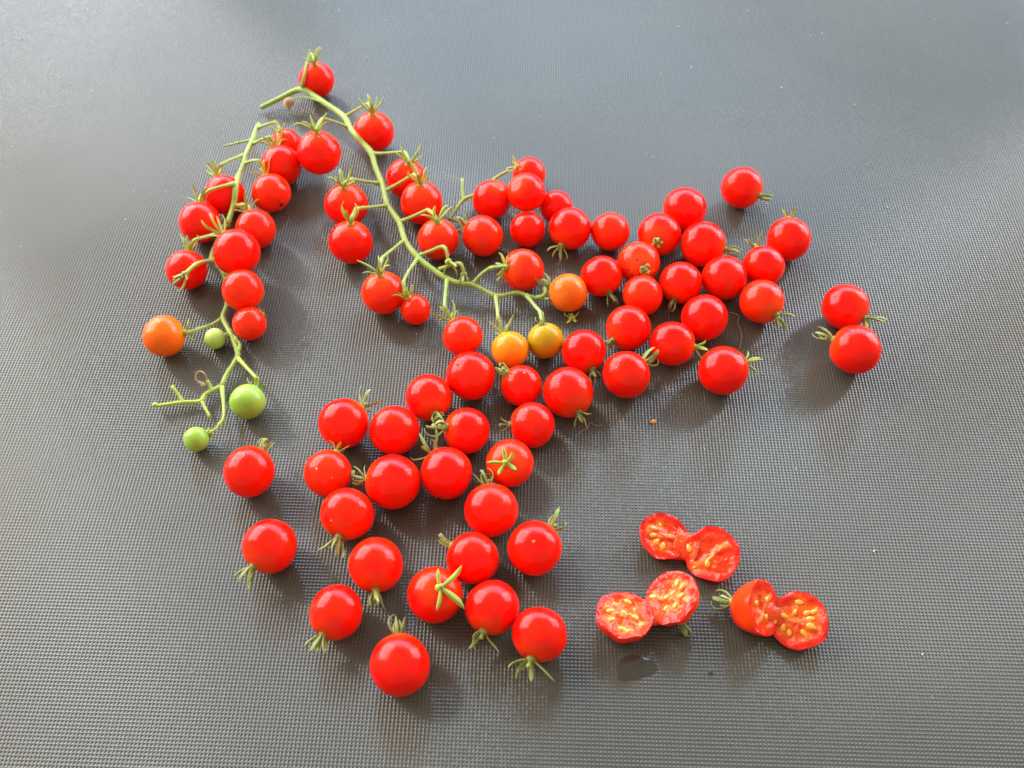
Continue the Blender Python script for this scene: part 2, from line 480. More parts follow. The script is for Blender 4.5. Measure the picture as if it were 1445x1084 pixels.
# style: (sepals, open angle, curl, length/r, width mm, stalk mm, material, jitter)
STYLE = {
    'up':        (6, 35, 12, 0.98, 1.75, 0, SEPAL_FRESH, 18),
    'yellow':    (4, 34, -10, 0.85, 1.6, 0, SEPAL_YELLOW, 16),
    'star':      (5, 84, -30, 0.62, 1.6, 0, SEPAL_FRESH, 10),
    'twig':      (3, 60, -50, 0.60, 1.1, 0, SEPAL_WILT, 14),
    'side':      (4, 48, 30, 0.62, 1.4, 0, SEPAL_FRESH, 14),
    'ragged':    (6, 55, -40, 0.85, 1.6, 2, SEPAL_WILT, 30),
    'fan':       (5, 36, -18, 0.80, 1.5, 2.5, SEPAL_WILT, 22),
    'fanshort':  (5, 22, -6, 0.62, 1.6, 2.5, SEPAL_WILT, 12),
    'dark':      (4, 34, -30, 0.62, 1.6, 2.5, SEPAL_DARK, 20),
    'cage':      (5, 46, -92, 0.80, 1.6, 2.5, SEPAL_WILT, 16),
    'cagelow':   (5, 46, -88, 0.82, 1.6, 2.5, SEPAL_WILT, 16),
    'wither':    (5, 80, -150, 0.42, 1.7, 1.6, SEPAL_WILT, 20),
    'coil':      (5, 70, -230, 0.85, 1.3, 2.5, SEPAL_WILT, 26),
    'loop':      (5, 60, -170, 1.05, 1.7, 3, SEPAL_WILT, 26),
    'thick':     (5, 50, -80, 0.85, 2.0, 2.5, SEPAL_WILT, 20),
    'flatstar':  (5, 90, -60, 0.62, 1.7, 1.8, SEPAL_FRESH, 14),
    'bigstar':   (5, 92, -28, 0.95, 2.0, 2.0, SEPAL_FRESH, 22),
    'stalk':     (6, 55, -60, 1.0, 1.6, 6, SEPAL_WILT, 24),
    'stalkside': (4, 50, -30, 0.6, 1.5, 9, SEPAL_WILT, 24),
    'stub':      (2, 30, 0, 0.5, 1.3, 4, SEPAL_DARK, 16),
    'nose':      (4, 26, -30, 0.55, 1.6, 5.5, SEPAL_WILT, 16),
    'sprawl':    (6, 62, -20, 0.95, 1.6, 3.5, SEPAL_WILT, 36),
    'droop':     (6, 24, -16, 0.72, 1.5, 4, SEPAL_WILT, 20),
    'tall':      (5, 32, 18, 0.72, 1.6, 2.5, SEPAL_WILT, 22),
    'behind':    (4, 34, 8, 0.70, 1.5, 0, SEPAL_FRESH, 16),
    'twofold':   (3, 38, -8, 0.78, 1.6, 1.5, SEPAL_FRESH, 18),
    'nub':       (4, 55, 10, 0.45, 1.2, 1, SEPAL_WILT, 18),
    'none':      (0, 0, 0, 0, 0, 0, SEPAL_WILT, 0),
}

BALL = {}
for row in TOM:
    BALL[row[0]] = list(on_mat(row[1], row[2], row[3], row[4] * 0.001))
# nudge neighbours apart until no two fruits cut into each other
keys = list(BALL)
for _ in range(60):
    for i, a in enumerate(keys):
        for b in keys[i + 1:]:
            d = BALL[b][0] - BALL[a][0]
            o = BALL[a][1] + BALL[b][1] - d.length
            if o > 0:
                d = d.normalized() * (o * 0.5)
                d.z = 0
                BALL[a][0] = BALL[a][0] - d
                BALL[b][0] = BALL[b][0] + d
SPHERES = [(BALL[k][0], BALL[k][1]) for k in keys]


def push_out(p, margin, skip=None):
    for i, (c, r) in enumerate(SPHERES):
        if i == skip: continue
        d = p - c
        if d.length < r + margin:
            p = c + d.normalized() * (r + margin)
    if p.z < margin:
        p = Vector((p.x, p.y, margin))
    return p


def sepal_mesh(base, direction, side, axis, length, width, curl, rng, taper=1.0):
    """tapering leaf-like strip with a thick midrib that bends by `curl` degrees towards the axis"""
    n = 8
    verts, faces = [], []
    p = Vector(base)
    t = Vector(direction).normalized()
    side = Vector(side).normalized()
    tw = rng.uniform(-0.7, 0.7)
    bend = rad(rng.uniform(-38, 38) / n)
    tip = rad(rng.uniform(-70, 70) / n)
    width *= 0.85
    step = length / n
    ring = 6
    for i in range(n + 1):
        s = i / n
        q = push_out(p.copy(), width * 0.18)
        nrm = side.cross(t).normalized()
        sd = (side * math.cos(tw * s) + nrm * math.sin(tw * s)).normalized()
        nr = sd.cross(t).normalized()
        w = width * 0.5 * (0.55 + 1.15 * s) * (1 - s ** 2.2) ** 0.8 if s < 1 else 0.0
        w = max(w, width * 0.05)
        th = max(width * 0.20 * (1 - s) ** 0.6, width * 0.04)
        cup = 0.45 * w
        for k, (a, b) in enumerate(((-1, cup), (-0.5, th), (0.5, th), (1, cup), (0.45, -th), (-0.45, -th))):
            verts.append(q + sd * (a * w) + nr * b)
        rot = Matrix.Rotation(rad(curl / n) * (0.4 + 1.2 * s) + (tip * 2.2 if s > 0.6 else 0), 3, side)
        t = (rot @ t).normalized()
        t = (Matrix.Rotation(bend, 3, nrm) @ t).normalized()
        side = (side - t * side.dot(t)).normalized()
        p = q + t * step
    for i in range(n):
        for k in range(ring):
            k2 = (k + 1) % ring
            faces.append((i * ring + k, i * ring + k2, (i + 1) * ring + k2, (i + 1) * ring + k))
    faces.append(tuple(range(ring - 1, -1, -1)))
    faces.append(tuple(n * ring + k for k in range(ring)))
    return verts, faces


# calyces whose sepals the picture shows one by one: (direction in the picture in degrees, open angle, curl, length mm, width mm)
CUSTOM = {
    'T55': [(98, 82, -25, 5.5, 1.8), (32, 78, 5, 9.5, 2.3), (-30, 80, 8, 10.5, 3.0), (-82, 88, 25, 7.0, 2.0)],
    'T50': [(100, 85, -20, 4.6, 2.0), (38, 85, -50, 4.6, 2.2), (-35, 88, -60, 4.6, 2.2), (-125, 88, -70, 4.8, 2.2), (178, 80, -10, 6.2, 1.7)],
    'T57': [(170, 70, -60, 8.0, 1.7), (200, 55, -110, 7.5, 1.6), (235, 40, -60, 6.0, 1.8), (265, 20, -10, 6.5, 2.4), (5, 66, -10, 9.5, 1.3)],
    'T38': [(28, 30, 15, 6.5, 1.9), (-35, 45, 25, 7.0, 1.7), (100, 40, 0, 5.0, 1.5)],
    'T56': [(200, 45, -120, 7.5, 1.5), (240, 18, -10, 7.0, 1.8), (290, 50, 30, 8.5, 1.2), (150, 60, -150, 6.0, 1.3)],
    'T12': [(125, 75, 10, 6.2, 1.8), (165, 60, 0, 5.2, 2.0), (215, 55, -10, 4.5, 1.8), (240, 75, -30, 6.5, 1.9), (60, 90, -20, 4.0, 1.6)],
}


def build_calyx(parent, origin, hub, axis, r, style, rng, roll=None, key=None):
    n, opn, curl, ln, wd, stalk, mat, jit = STYLE[style]
    axis = Vector(axis).normalized()
    a = axis.orthogonal().normalized()
    b = axis.cross(a)
    hv, hf = tube([hub - axis * 0.0008, hub + axis * 0.0002, hub + axis * 0.0009, hub + axis * 0.0013],
                  [0.0013, 0.0016, 0.0012, 0.0006], 8)
    cal = mesh_obj('calyx', hv, hf, mat, parent, origin)
    ph = rng.uniform(0, 6.28) if roll is None else roll
    if key in CUSTOM:
        vx, vy, vz = view_frame(hub)
        for ang, op, cu, ln_, wd_ in CUSTOM[key]:
            want = vx * math.cos(rad(ang)) + vy * math.sin(rad(ang))
            radial = want - axis * want.dot(axis)
            radial.normalize()
            d = axis * math.cos(rad(op)) + radial * math.sin(rad(op))
            v, f = sepal_mesh(hub + axis * 0.0003 + radial * 0.0007, d, axis.cross(radial), axis, ln_ * 0.001, wd_ * 0.001, cu, rng)
            mesh_obj('sepal', v, f, mat, cal, origin)
        n = 0
    for k in range(n):
        w = ph + 2 * math.pi * k / n + rng.uniform(-0.28, 0.28)
        radial = a * math.cos(w) + b * math.sin(w)
        op = rad(opn + rng.uniform(-jit, jit))
        d = axis * math.cos(op) + radial * math.sin(op)
        side = axis.cross(radial)
        c = curl + rng.uniform(-jit, jit) * 1.5
        # positive rotation about `side` opens outwards
        v, f = sepal_mesh(hub + axis * 0.0003 + radial * 0.0007, d, side, axis, ln * r * rng.uniform(0.75, 1.2),
                          wd * 0.001 * rng.uniform(0.8, 1.15), c, rng)
        mesh_obj('sepal', v, f, mat, cal, origin)
    if stalk:
        bend = (a * rng.uniform(-1, 1) + b * rng.uniform(-1, 1)) * 0.4
        pts, L = [], stalk * 0.001
        for i in range(6):
            s = i / 5
            q = push_out(hub + axis * (0.0003 + L * s) + bend * (L * s * s), 0.0007)
            pts.append(q)
        v, f = tube(pts, [0.0007, 0.0006, 0.0006, 0.00065, 0.0008, 0.0007], 7)
        mesh_obj('stalk', v, f, mat, cal, origin)
    return cal


def fruit_mesh(r, rng, nu=44, nv=28):
    seed = Vector((rng.uniform(0, 50), rng.uniform(0, 50), rng.uniform(0, 50)))
    zs = rng.uniform(0.955, 1.03)
    verts, faces = [], []
    for j in range(nv + 1):
        th = math.pi * j / nv
        for i in range(nu):
            if j in (0, nv) and i: continue
            ph = 2 * math.pi * i / nu
            d = Vector((math.sin(th) * math.cos(ph), math.sin(th) * math.sin(ph), math.cos(th)))
            k = 1 - 0.07 * math.exp(-(th / 0.22) ** 2) + 0.030 * mnoise.noise(d * 1.1 + seed) + 0.008 * mnoise.noise(d * 2.9 + seed)
            v = d * (r * k)
            v.z *= zs
            verts.append(v)
    def idx(j, i):
        if j == 0: return 0
        if j == nv: return 1 + (nv - 1) * nu
        return 1 + (j - 1) * nu + i % nu
    for j in range(nv):
        for i in range(nu):
            q = [idx(j, i), idx(j + 1, i), idx(j + 1, i + 1), idx(j, i + 1)]
            q = [x for n_, x in enumerate(q) if x not in q[:n_]]
            faces.append(tuple(q))
    return verts, faces


HUB = {}
TOMATO = {}
for row in TOM:
    key, x, y, rp, lift, skin, cpx, style, group, label = row
    c, r = BALL[key]
    rng = random.Random(sum(ord(ch) * (i * 31 + 7) for i, ch in enumerate(key)))
    vx, vy, vz = view_frame(c)
    if cpx is None:                                   # calyx hidden under or behind the fruit
        w = rng.uniform(0, 6.28)
        axis = Vector((math.cos(w) * 0.5, math.sin(w) * 0.5, -0.75)).normalized()
        if key == 'T23': axis = Vector((0.1, 0.8, 0.25)).normalized()
    else:
        ox, oy = (cpx[0] - x) / rp, (y - cpx[1]) / rp
        m = math.hypot(ox, oy)
        if m < 0.95:
            axis = vx * ox + vy * oy + vz * math.sqrt(1 - m * m)
        else:                                         # the fruit lies on its side
            h = vx * (ox / m) + vy * (oy / m)
            if style == 'behind':
                axis = h - vz * 0.35
            else:
                want = 0.05
                k = (want - h.z) / max(vz.z, 0.2)
                k = max(-0.5, min(0.5, k))
                axis = h + vz * k
        axis = axis.normalized()
    root = empty('cherry_tomato', (c.x, c.y, c.z - r))
    tag(root, label, 'tomato', group)
    origin = Vector(root.location)
    v, f = fruit_mesh(r, rng)
    fr = mesh_obj('fruit', v, f, SKIN[skin], root)
    fr.location = c - origin
    fr.rotation_euler = axis.to_track_quat('Z', 'Y').to_euler()
    hub = c + axis * (r * 0.955)
    HUB[key] = (hub, axis)
    TOMATO[key] = root
    if STYLE[style][0]:
        build_calyx(root, origin, hub, axis, r, style, rng, key=key)

# ---------------------------------------------------------------- specks, scars and cracks of single fruits
SCAR, nt, p = new_mat('dark_scar')
p.inputs['Base Color'].default_value = (0.035, 0.012, 0.006, 1)
p.inputs['Roughness'].default_value = 0.5
CORK, nt, p = new_mat('orange_scar')
p.inputs['Base Color'].default_value = (0.70, 0.16, 0.03, 1)
p.inputs['Roughness'].default_value = 0.4


def on_skin(key, x, y, out=0.0):
    c, r = BALL[key]
    d = ray(x, y).normalized()
    oc = CAM - c
    b_ = oc.dot(d)
    disc = max(b_ * b_ - (oc.length_squared - r * r), 0)
    q = CAM + d * (-b_ - math.sqrt(disc))
    n_ = (q - c).normalized()
    ax = HUB[key][1]
    return c + n_ * (r + out), n_


def blemish(key, x, y, size, mat=SCAR):
    root = TOMATO[key]
    q, n_ = on_skin(key, x, y)
    a_ = n_.orthogonal().normalized()
    b_ = n_.cross(a_)
    verts, faces = [], []
    for j, (s_, h_) in enumerate(((1.0, -0.00045), (0.92, 0.00006), (0.4, 0.00010))):
        for i in range(10):
            g = 2 * math.pi * i / 10
            k = 1 + 0.45 * mnoise.noise(Vector((math.cos(g) + x, math.sin(g) + y, size)) * 1.7)
            verts.append(q + (a_ * math.cos(g) + b_ * math.sin(g)) * (size * 0.001 * s_ * k) + n_ * h_)
    for j in range(2):
        for i in range(10):
            i2 = (i + 1) % 10
            faces.append((j * 10 + i, j * 10 + i2, (j + 1) * 10 + i2, (j + 1) * 10 + i))
    faces.append(tuple(20 + i for i in range(10)))
    mesh_obj('blemish', verts, faces, mat, root, Vector(root.location))


for b in (('T26', 895, 363, .35), ('T26', 899, 366, .45), ('T26', 903, 362, .3), ('T26', 886, 381, .45), ('T26', 892, 388, .55), ('T26', 902, 388, .35),
          ('L4', 397, 289, 1.0), ('L4', 393, 284, .45), ('T64', 480, 683, .4), ('T64', 468, 675, .3, CORK), ('T64', 447, 662, .6, CORK), ('T53', 753, 764, .55, CORK),
          ('T53', 785, 760, .3), ('T61', 467, 735, .4, CORK), ('T52', 711, 725, .3), ('T57', 745, 895, .3), ('T38', 1000, 533, .35, CORK), ('T46', 645, 514, .35),
          ('T48', 740, 585, .3), ('T48', 745, 582, .25), ('T45', 740, 526, .5, CORK)):
    blemish(*b)


def crack(key, pts):
    root = TOMATO[key]
    P = [on_skin(key, x, y, 0.00004)[0] for x, y in ((q[0], q[1]) for q in spline(pts, 4))]
    n_ = len(P)
    v, f = tube(P, [0.00003 + 0.00010 * math.sin(math.pi * i / (n_ - 1)) for i in range(n_)], 5)
    mesh_obj('crack', v, f, CRACK, root, Vector(root.location))


CRACK, nt, p = new_mat('skin_crack')
p.inputs['Base Color'].default_value = (0.25, 0.01, 0.006, 1)
for key, pts in (('T40', [(1184, 481), (1192, 477), (1202, 475)]), ('T40', [(1190, 467), (1197, 468), (1203, 472), (1204, 477)]), ('T42', [(868, 504), (870, 511), (868, 518)]),
                 ('T42', [(880, 499), (881, 506), (879, 514)]), ('T42', [(891, 500), (890, 507), (893, 513)])):
    crack(key, pts)

# ---------------------------------------------------------------- truss stems
def clear(p, margin):
    """slide a point towards the camera until it lies on the fruit it crosses"""
    for _ in range(60):
        if all((p - c).length >= r + margin for c, r in SPHERES):
            break
        p = p + (CAM - p).normalized() * 0.0004
    return p


def stem_path(pts, per=5, front=True, margin=0.0009):
    """pts: (x, y, height mm, radius mm)"""
    sp = spline([(*at(x, y, z * 0.001), w * 0.001) for x, y, z, w in pts], per)
    P = [Vector(q[:3]) for q in sp]
    if front:
        P = [clear(p, margin) for p in P]
        for _ in range(2):
            P = [P[0]] + [(P[i - 1] + P[i] * 2 + P[i + 1]) / 4 for i in range(1, len(P) - 1)] + [P[-1]]
    return P, [q[3] for q in sp]


def stem_piece(name, pts, parent, origin, mat, per=5, front=True, sides=9):
    P, rr = stem_path(pts, per, front)
    rr = [w * 0.92 * (1 + 0.12 * mnoise.noise(p * 700)) for p, w in zip(P, rr)]
    v, f = tube(P, rr, sides)
    return mesh_obj(name, v, f, mat, parent, origin), P


def pedicel(pts, parent, origin, mat, hub=None, w=0.85, front=True):
    """thin fruit stalk with its knuckle; the last stretch runs into the calyx of a fruit"""
    spec = [(x, y, z, w) for x, y, z in pts]
    P, rr = stem_path(spec, 4, front)
    if hub:
        h, ax = HUB[hub]
        tail = [np.array((*q, 1.0)) for q in (P[-1], (P[-1] + h + ax * 0.0035) / 2, h + ax * 0.0022, h + ax * 0.0003)]
        if (P[-1] - h).length < 0.003:
            tail = [tail[0], tail[2], tail[3]]
        P = P[:-1] + [Vector(q[:3]) for q in spline(tail, 3)]
    n = len(P)
    rr = []
    for i in range(n):
        s = i / (n - 1)
        k = 1.35 * math.exp(-(s / 0.10) ** 2) * 0.45 + 1.0 + 0.42 * math.exp(-((s - 0.56) / 0.06) ** 2)
        rr.append(w * 0.001 * k * (1.0 if s < 0.56 else 0.92))
    v, f = tube(P, rr, 8)
    return mesh_obj('pedicel', v, f, mat, parent, origin)


def empty_calyx(parent, origin, p, axis, size, style, seed):
    return build_calyx(parent, origin, p, axis, size, style, random.Random(seed))


# --- the long truss
o = at(423.7, 124.7, 0)
T_LONG = empty('tomato_truss', o)
tag(T_LONG, 'long pale green branching tomato stem running down from the top', 'stem', 'tomato stems')
rach = [(368, 152, 2.6, 1.25), (395, 139, 4.5, 1.35), (424, 125.5, 7, 1.55), (442, 135, 8.5, 1.45), (459, 146, 9.5, 1.35), (486, 165, 10, 1.5), (494, 181, 10.5, 1.45),
        (509, 199, 11, 1.35), (524, 216, 10.5, 1.5), (530, 238, 9.5, 1.35), (541, 263, 9, 1.4), (546.5, 290, 9, 1.3), (564, 314, 9, 1.4),
        (571, 339, 9, 1.3), (590, 364, 9, 1.4), (609, 379, 8.5, 1.2), (631, 394, 8, 1.3), (650, 400, 7.5, 1.1), (667, 402, 7, 1.15),
        (684, 410, 6.5, 0.95), (700, 418, 6, 1.05), (716, 416, 6, 0.85), (731, 413, 6, 0.9), (751, 419.5, 6, 0.8), (774, 422, 6, 0.6)]
stem_piece('rachis', rach, T_LONG, o, STEM, 5)
for pts, hub in [
    ([(426, 123, 8), (430, 104, 13), (434, 84, 17), (439, 76, 19)], 'T1'),
    ([(488, 164, 10), (503, 155, 13), (519, 146, 17)], 'T2'),
    ([(493, 181, 10), (475, 173, 15), (456, 167, 19.5)], 'T3'),
    ([(524, 217, 10), (548, 216, 13), (570, 214, 16.5)], 'T4'),
    ([(545, 269, 9), (564, 258, 13), (584, 246, 18)], 'T5'),
    ([(535, 259, 9), (515, 256, 12), (498, 253, 16.5)], 'T6'),
    ([(547, 290.5, 9), (526, 292, 14), (505, 294, 18)], 'T7'),
    ([(564.5, 313, 9), (584, 305, 13), (603, 296, 17)], 'T8'),
    ([(571.5, 339, 9), (554, 352, 12), (539, 364, 15.5)], 'T9'),
    ([(589.5, 365.4, 9), (577, 382, 12), (569, 398, 13.5)], 'T10'),
    ([(631, 394, 8), (628.5, 412, 10), (627, 432, 13)], 'T11'),
    ([(667, 401, 7), (678, 388, 10), (690, 379, 12)], 'T12'),
    ([(699.5, 418, 6), (701, 432, 9), (702.5, 446, 12)], 'T13'),
    ([(743, 417, 6), (754, 431, 9), (762, 440, 12)], 'T14'),
    ([(757, 420, 6), (766, 418, 8), (770, 412, 9)], 'T15'),
]:
    pedicel(pts, T_LONG, o, STEM, hub, 0.63)
p1 = pedicel([(591, 361, 9), (608, 354, 12), (624, 347.5, 16), (630, 354, 16), (632, 368, 13)], T_LONG, o, STEM, None, 0.6)
empty_calyx(T_LONG, o, clear(at(632.5, 369, 0.013), 0.001), (0.3, -0.6, -0.4), 0.0095, 'twofold', 3)
p2 = pedicel([(620, 380, 8.5), (634, 375, 11), (648, 371, 13), (653, 378, 12), (654.5, 386, 10)], T_LONG, o, STEM, None, 0.6)
empty_calyx(T_LONG, o, at(654.5, 387, 0.0096), (0.1, -0.7, -0.5), 0.0075, 'droop', 5)
stem_piece('bud_stalk', [(459, 147, 9.5, 0.5), (440, 139, 9, 0.4), (424, 137, 8, 0.35), (412, 141, 7, 0.4)], T_LONG, o, STEM, 4)
# dried flower bud hanging from the stem
P = [at(*q) for q in ((413, 139.5, .0072), (410.5, 142, .0068), (407, 145, .0062), (406, 149, .0056), (407.5, 154, .005))]
v, f = tube(P, [0.0005, 0.0021, 0.0026, 0.0019, 0.0005], 9)
mesh_obj('dried_bud', [q + Vector((mnoise.noise(q * 1500), mnoise.noise(q * 1500 + Vector((9, 0, 0))), 0)) * 0.0006 for q in v], f, DRY, T_LONG, o)

# --- the short truss
o = at(335, 500, 0)
T_SHORT = empty('tomato_truss', o)
tag(T_SHORT, 'short pale green branching tomato stem at the left, ending in green fruit', 'stem', 'tomato stems')
stem_piece('rachis', [(365, 176, 7, 1.2), (361, 184, 8, 1.2), (356, 199, 9, 1.35), (346, 221, 10, 1.3), (343, 234, 10.5, 1.3), (333, 258, 11, 1.4),
                      (330.5, 287, 11, 1.25), (321, 316, 9, 1.3)], T_SHORT, o, STEM, 5)
stem_piece('rachis', [(321, 316, 9, 1.25), (309, 335, 4.5, 1.2), (299, 362, 3, 1.2), (303, 370, 3, 1.2), (314.5, 385, 3, 1.2), (321, 410, 2.6, 1.1), (320, 431, 2.6, 1.1),
                      (314.5, 448, 3, 1.1), (320, 461, 4, 1.0), (327, 474, 4.6, 1.0), (335, 497, 4, 1.05), (333, 508, 3.6, 1.0), (320, 528, 3, 0.9), (312.5, 545, 2.8, 0.95)],
           T_SHORT, o, STEM, 5, front=False)
for pts, hub, m in [
    ([(365, 180, 8), (376, 176, 12), (388, 172, 15)], 'L1', STEM),
    ([(357, 203, 9), (369, 197, 14), (380, 193, 18)], 'L2', STEM),
    ([(346, 231, 10.5), (355, 227, 14), (365, 226, 17.5)], 'L4', STEM),
    ([(344, 219, 10), (327, 225, 14), (312, 232, 17.5)], 'L5', STEM),
    ([(331, 259, 11), (313, 263, 14), (297, 268, 17.5)], 'L6', STEM),
    ([(328, 292, 11), (338, 289, 13), (345, 289, 15)], 'L7', STEM),
    ([(306, 330, 9), (291, 334, 13), (276.5, 338, 17)], 'L9', STEM),
    ([(312, 451, 3), (297, 459, 5), (281, 464, 7)], 'L12', STEM),
    ([(335, 497, 4), (339, 486, 4.5), (333, 480, 5)], 'L13', STEM_YOUNG),
    ([(336, 506, 3.8), (349, 520, 7), (361, 533, 10)], 'L14', STEM_YOUNG),
    ([(313, 546, 2.8), (315.5, 570, 4), (316, 590, 5), (309, 600, 5.5)], 'L15', STEM_YOUNG),
]:
    pedicel(pts, T_SHORT, o, m, hub, 0.60)
pedicel([(353, 198, 9), (335, 202, 9), (317, 206, 8.5)], T_SHORT, o, STEM, None, 0.5)
pedicel([(313, 385, 3), (324, 388, 4), (331, 391, 5)], T_SHORT, o, STEM, None, 0.6, front=False)
pedicel([(298, 368, 4), (285, 370, 12), (273, 375, 17), (262, 386, 17.5)], T_SHORT, o, STEM_YOUNG, None, 0.75)
empty_calyx(T_SHORT, o, clear(at(261, 387.5, 0.0165), 0.001), (-0.35, -0.75, 0.1), 0.0085, 'fan', 11)
stem_piece('side_branch', [(312.5, 545, 2.8, 0.85), (304, 549, 2.8, 0.9), (297, 552, 2.8, 0.95), (288, 558, 2.6, 0.85), (284.5, 566, 2.5, 0.9), (272, 567, 2.5, 0.75),
                           (258, 567.5, 2.6, 0.85), (240, 570, 2.8, 0.7), (222, 572.5, 3, 0.65)], T_SHORT, o, STEM_YOUNG, 4)
stem_piece('twig', [(258, 567, 2.6, 0.75), (251, 556, 4, 0.62), (242.5, 545, 5.5, 0.7)], T_SHORT, o, STEM_YOUNG, 4)
stem_piece('twig', [(285, 567, 2.5, 0.75), (290, 577, 2.2, 0.62), (296.5, 589, 1.8, 0.62)], T_SHORT, o, STEM_YOUNG, 4)
stem_piece('twig', [(298, 551, 2.8, 0.75), (296, 544, 4, 0.65), (292.5, 537, 5.5, 0.6)], T_SHORT, o, STEM_YOUNG, 4)
P = [at(*q) for q in ((222, 572.5, .003), (220, 572, .0031), (218, 571.5, .0032), (216.5, 571, .0032), (215, 570.5, .0032))]
v, f = tube(P, [0.0006, 0.0010, 0.0012, 0.0009, 0.0003], 7)
mesh_obj('bud', v, f, STEM_YOUNG, T_SHORT, o)
P = [Vector(q[:3]) for q in spline([tuple(at(*q)) for q in ((292.5, 537, .0055), (289, 528, .0075), (282, 524, .008), (276.5, 529, .007), (277, 536, .006), (284, 541, .005), (289, 545, .0045))], 4)]
n = len(P)
v, f = tube(P, [0.0003 + 0.0007 * max(0, (i / n - 0.7) / 0.3) * (1.25 - i / n) * 4 for i in range(n)], 6)
mesh_obj('dried_flower', v, f, DRY, T_SHORT, o)

# --- the bare bit of stem behind the upper middle pile
o = at(653, 283, 0)
T_BARE = empty('tomato_truss', o)
tag(T_BARE, 'small forked bit of bare stem beside the upper middle pile', 'stem', 'tomato stems')
stem_piece('rachis', [(634, 310, 2.5, 0.75), (641, 300, 3.5, 0.8), (653, 283, 5, 1.0), (665, 277, 5.5, 0.85), (678, 271, 6, 0.8), (692, 258, 7, 0.8), (703, 249, 8, 0.75), (718, 241, 9, 0.7)],
           T_BARE, o, STEM, 5, front=False)
stem_piece('twig', [(653, 283, 5, 0.8), (652.5, 268, 6.5, 0.65), (652, 253, 8, 0.75)], T_BARE, o, STEM, 4, front=False)
pedicel([(634, 309, 2.5), (641, 311, 3), (648, 314, 4)], T_BARE, o, SEPAL_WILT, 'T22', 0.6, front=False)

# --- the short pale hairs on the stems
HAIRS, nt, p = new_mat('stem_hair')
p.inputs['Base Color'].default_value = (0.56, 0.62, 0.24, 1)
p.inputs['Roughness'].default_value = 0.5
for root in (T_LONG, T_SHORT, T_BARE):
    rng = random.Random(5)
    verts, faces = [], []
    for ch in root.children:
        if not ch.name.startswith(('rachis', 'pedicel', 'side_branch', 'twig')): continue
        me = ch.data
        for vtx in me.vertices:
            for _ in range(3):
                p0 = vtx.co + Vector((rng.gauss(0, 1), rng.gauss(0, 1), rng.gauss(0, 1))) * 0.00035
                d = (vtx.normal + Vector((rng.gauss(0, .35), rng.gauss(0, .35), rng.gauss(0, .35)))).normalized()
                p0 = vtx.co + (p0 - vtx.co) - vtx.normal * (p0 - vtx.co).dot(vtx.normal)
                L = rng.uniform(0.0003, 0.0008)
                e = d.orthogonal().normalized() * 0.000028
                g = d.cross(e)
                b0 = len(verts)
                verts += [p0 + e, p0 - e * 0.5 + g * 0.87, p0 - e * 0.5 - g * 0.87, p0 + d * L]
                faces += [(b0, b0 + 1, b0 + 3), (b0 + 1, b0 + 2, b0 + 3), (b0 + 2, b0, b0 + 3)]
    tag(mesh_obj('stem_hair', verts, faces, HAIRS, root, smooth=False), kind='stuff')

# --- a calyx that came off its fruit
p = at(807, 449, 0.0018)
SHED = empty('shed_calyx', (p.x, p.y, 0))
tag(SHED, 'tiny loose green calyx star lying below the dull orange tomato', 'calyx')
build_calyx(SHED, Vector((p.x, p.y, 0)), p, (0.1, 0.2, 1), 0.0068, 'flatstar', random.Random(21))

# ---------------------------------------------------------------- tomatoes cut in half
def flesh_material():
    m, nt, p = new_mat('wet_flesh')
    at_ = node(nt, 'ShaderNodeVertexColor', layer_name='tint')
    nz = noise_tex(nt, 700, 4)
    col = mix_rgb(nt, maths(nt, 'MULTIPLY', ramp(nt, nz, 0.45, 0.8), 0.35), at_.outputs[0], (0.90, 0.11, 0.03))
    nt.links.new(col, p.inputs['Base Color'])
    p.inputs['Subsurface Weight'].default_value = 0.45
    p.inputs['Subsurface Radius'].default_value = (1, 0.25, 0.12)
    p.inputs['Subsurface Scale'].default_value = 0.003
    p.inputs['Roughness'].default_value = 0.16
    p.inputs['Coat Weight'].default_value = 0.28
    p.inputs['Coat Roughness'].default_value = 0.05
    p.inputs['Specular IOR Level'].default_value = 0.16
    bp = node(nt, 'ShaderNodeBump')
    bp.inputs['Strength'].default_value = 0.8
    bp.inputs['Distance'].default_value = 0.0009
    nt.links.new(noise_tex(nt, 560, 3), bp.inputs['Height'])
    nt.links.new(bp.outputs[0], p.inputs['Normal'])
    nt.links.new(bp.outputs[0], p.inputs['Coat Normal'])
    return m


FLESH = flesh_material()
SEED = plant_material('seed_yellow', (0.90, 0.31, 0.016), (0.90, 0.38, 0.03), (0.86, 0.24, 0.012), 900, 0.2, 0.0, 0.1)
SEED.node_tree.nodes['Principled BSDF'].inputs['Coat Weight'].default_value = 0.7


def lerp3(a, b, t):
    t = max(0.0, min(1.0, t))
    return tuple(a[i] * (1 - t) + b[i] * t for i in range(3))


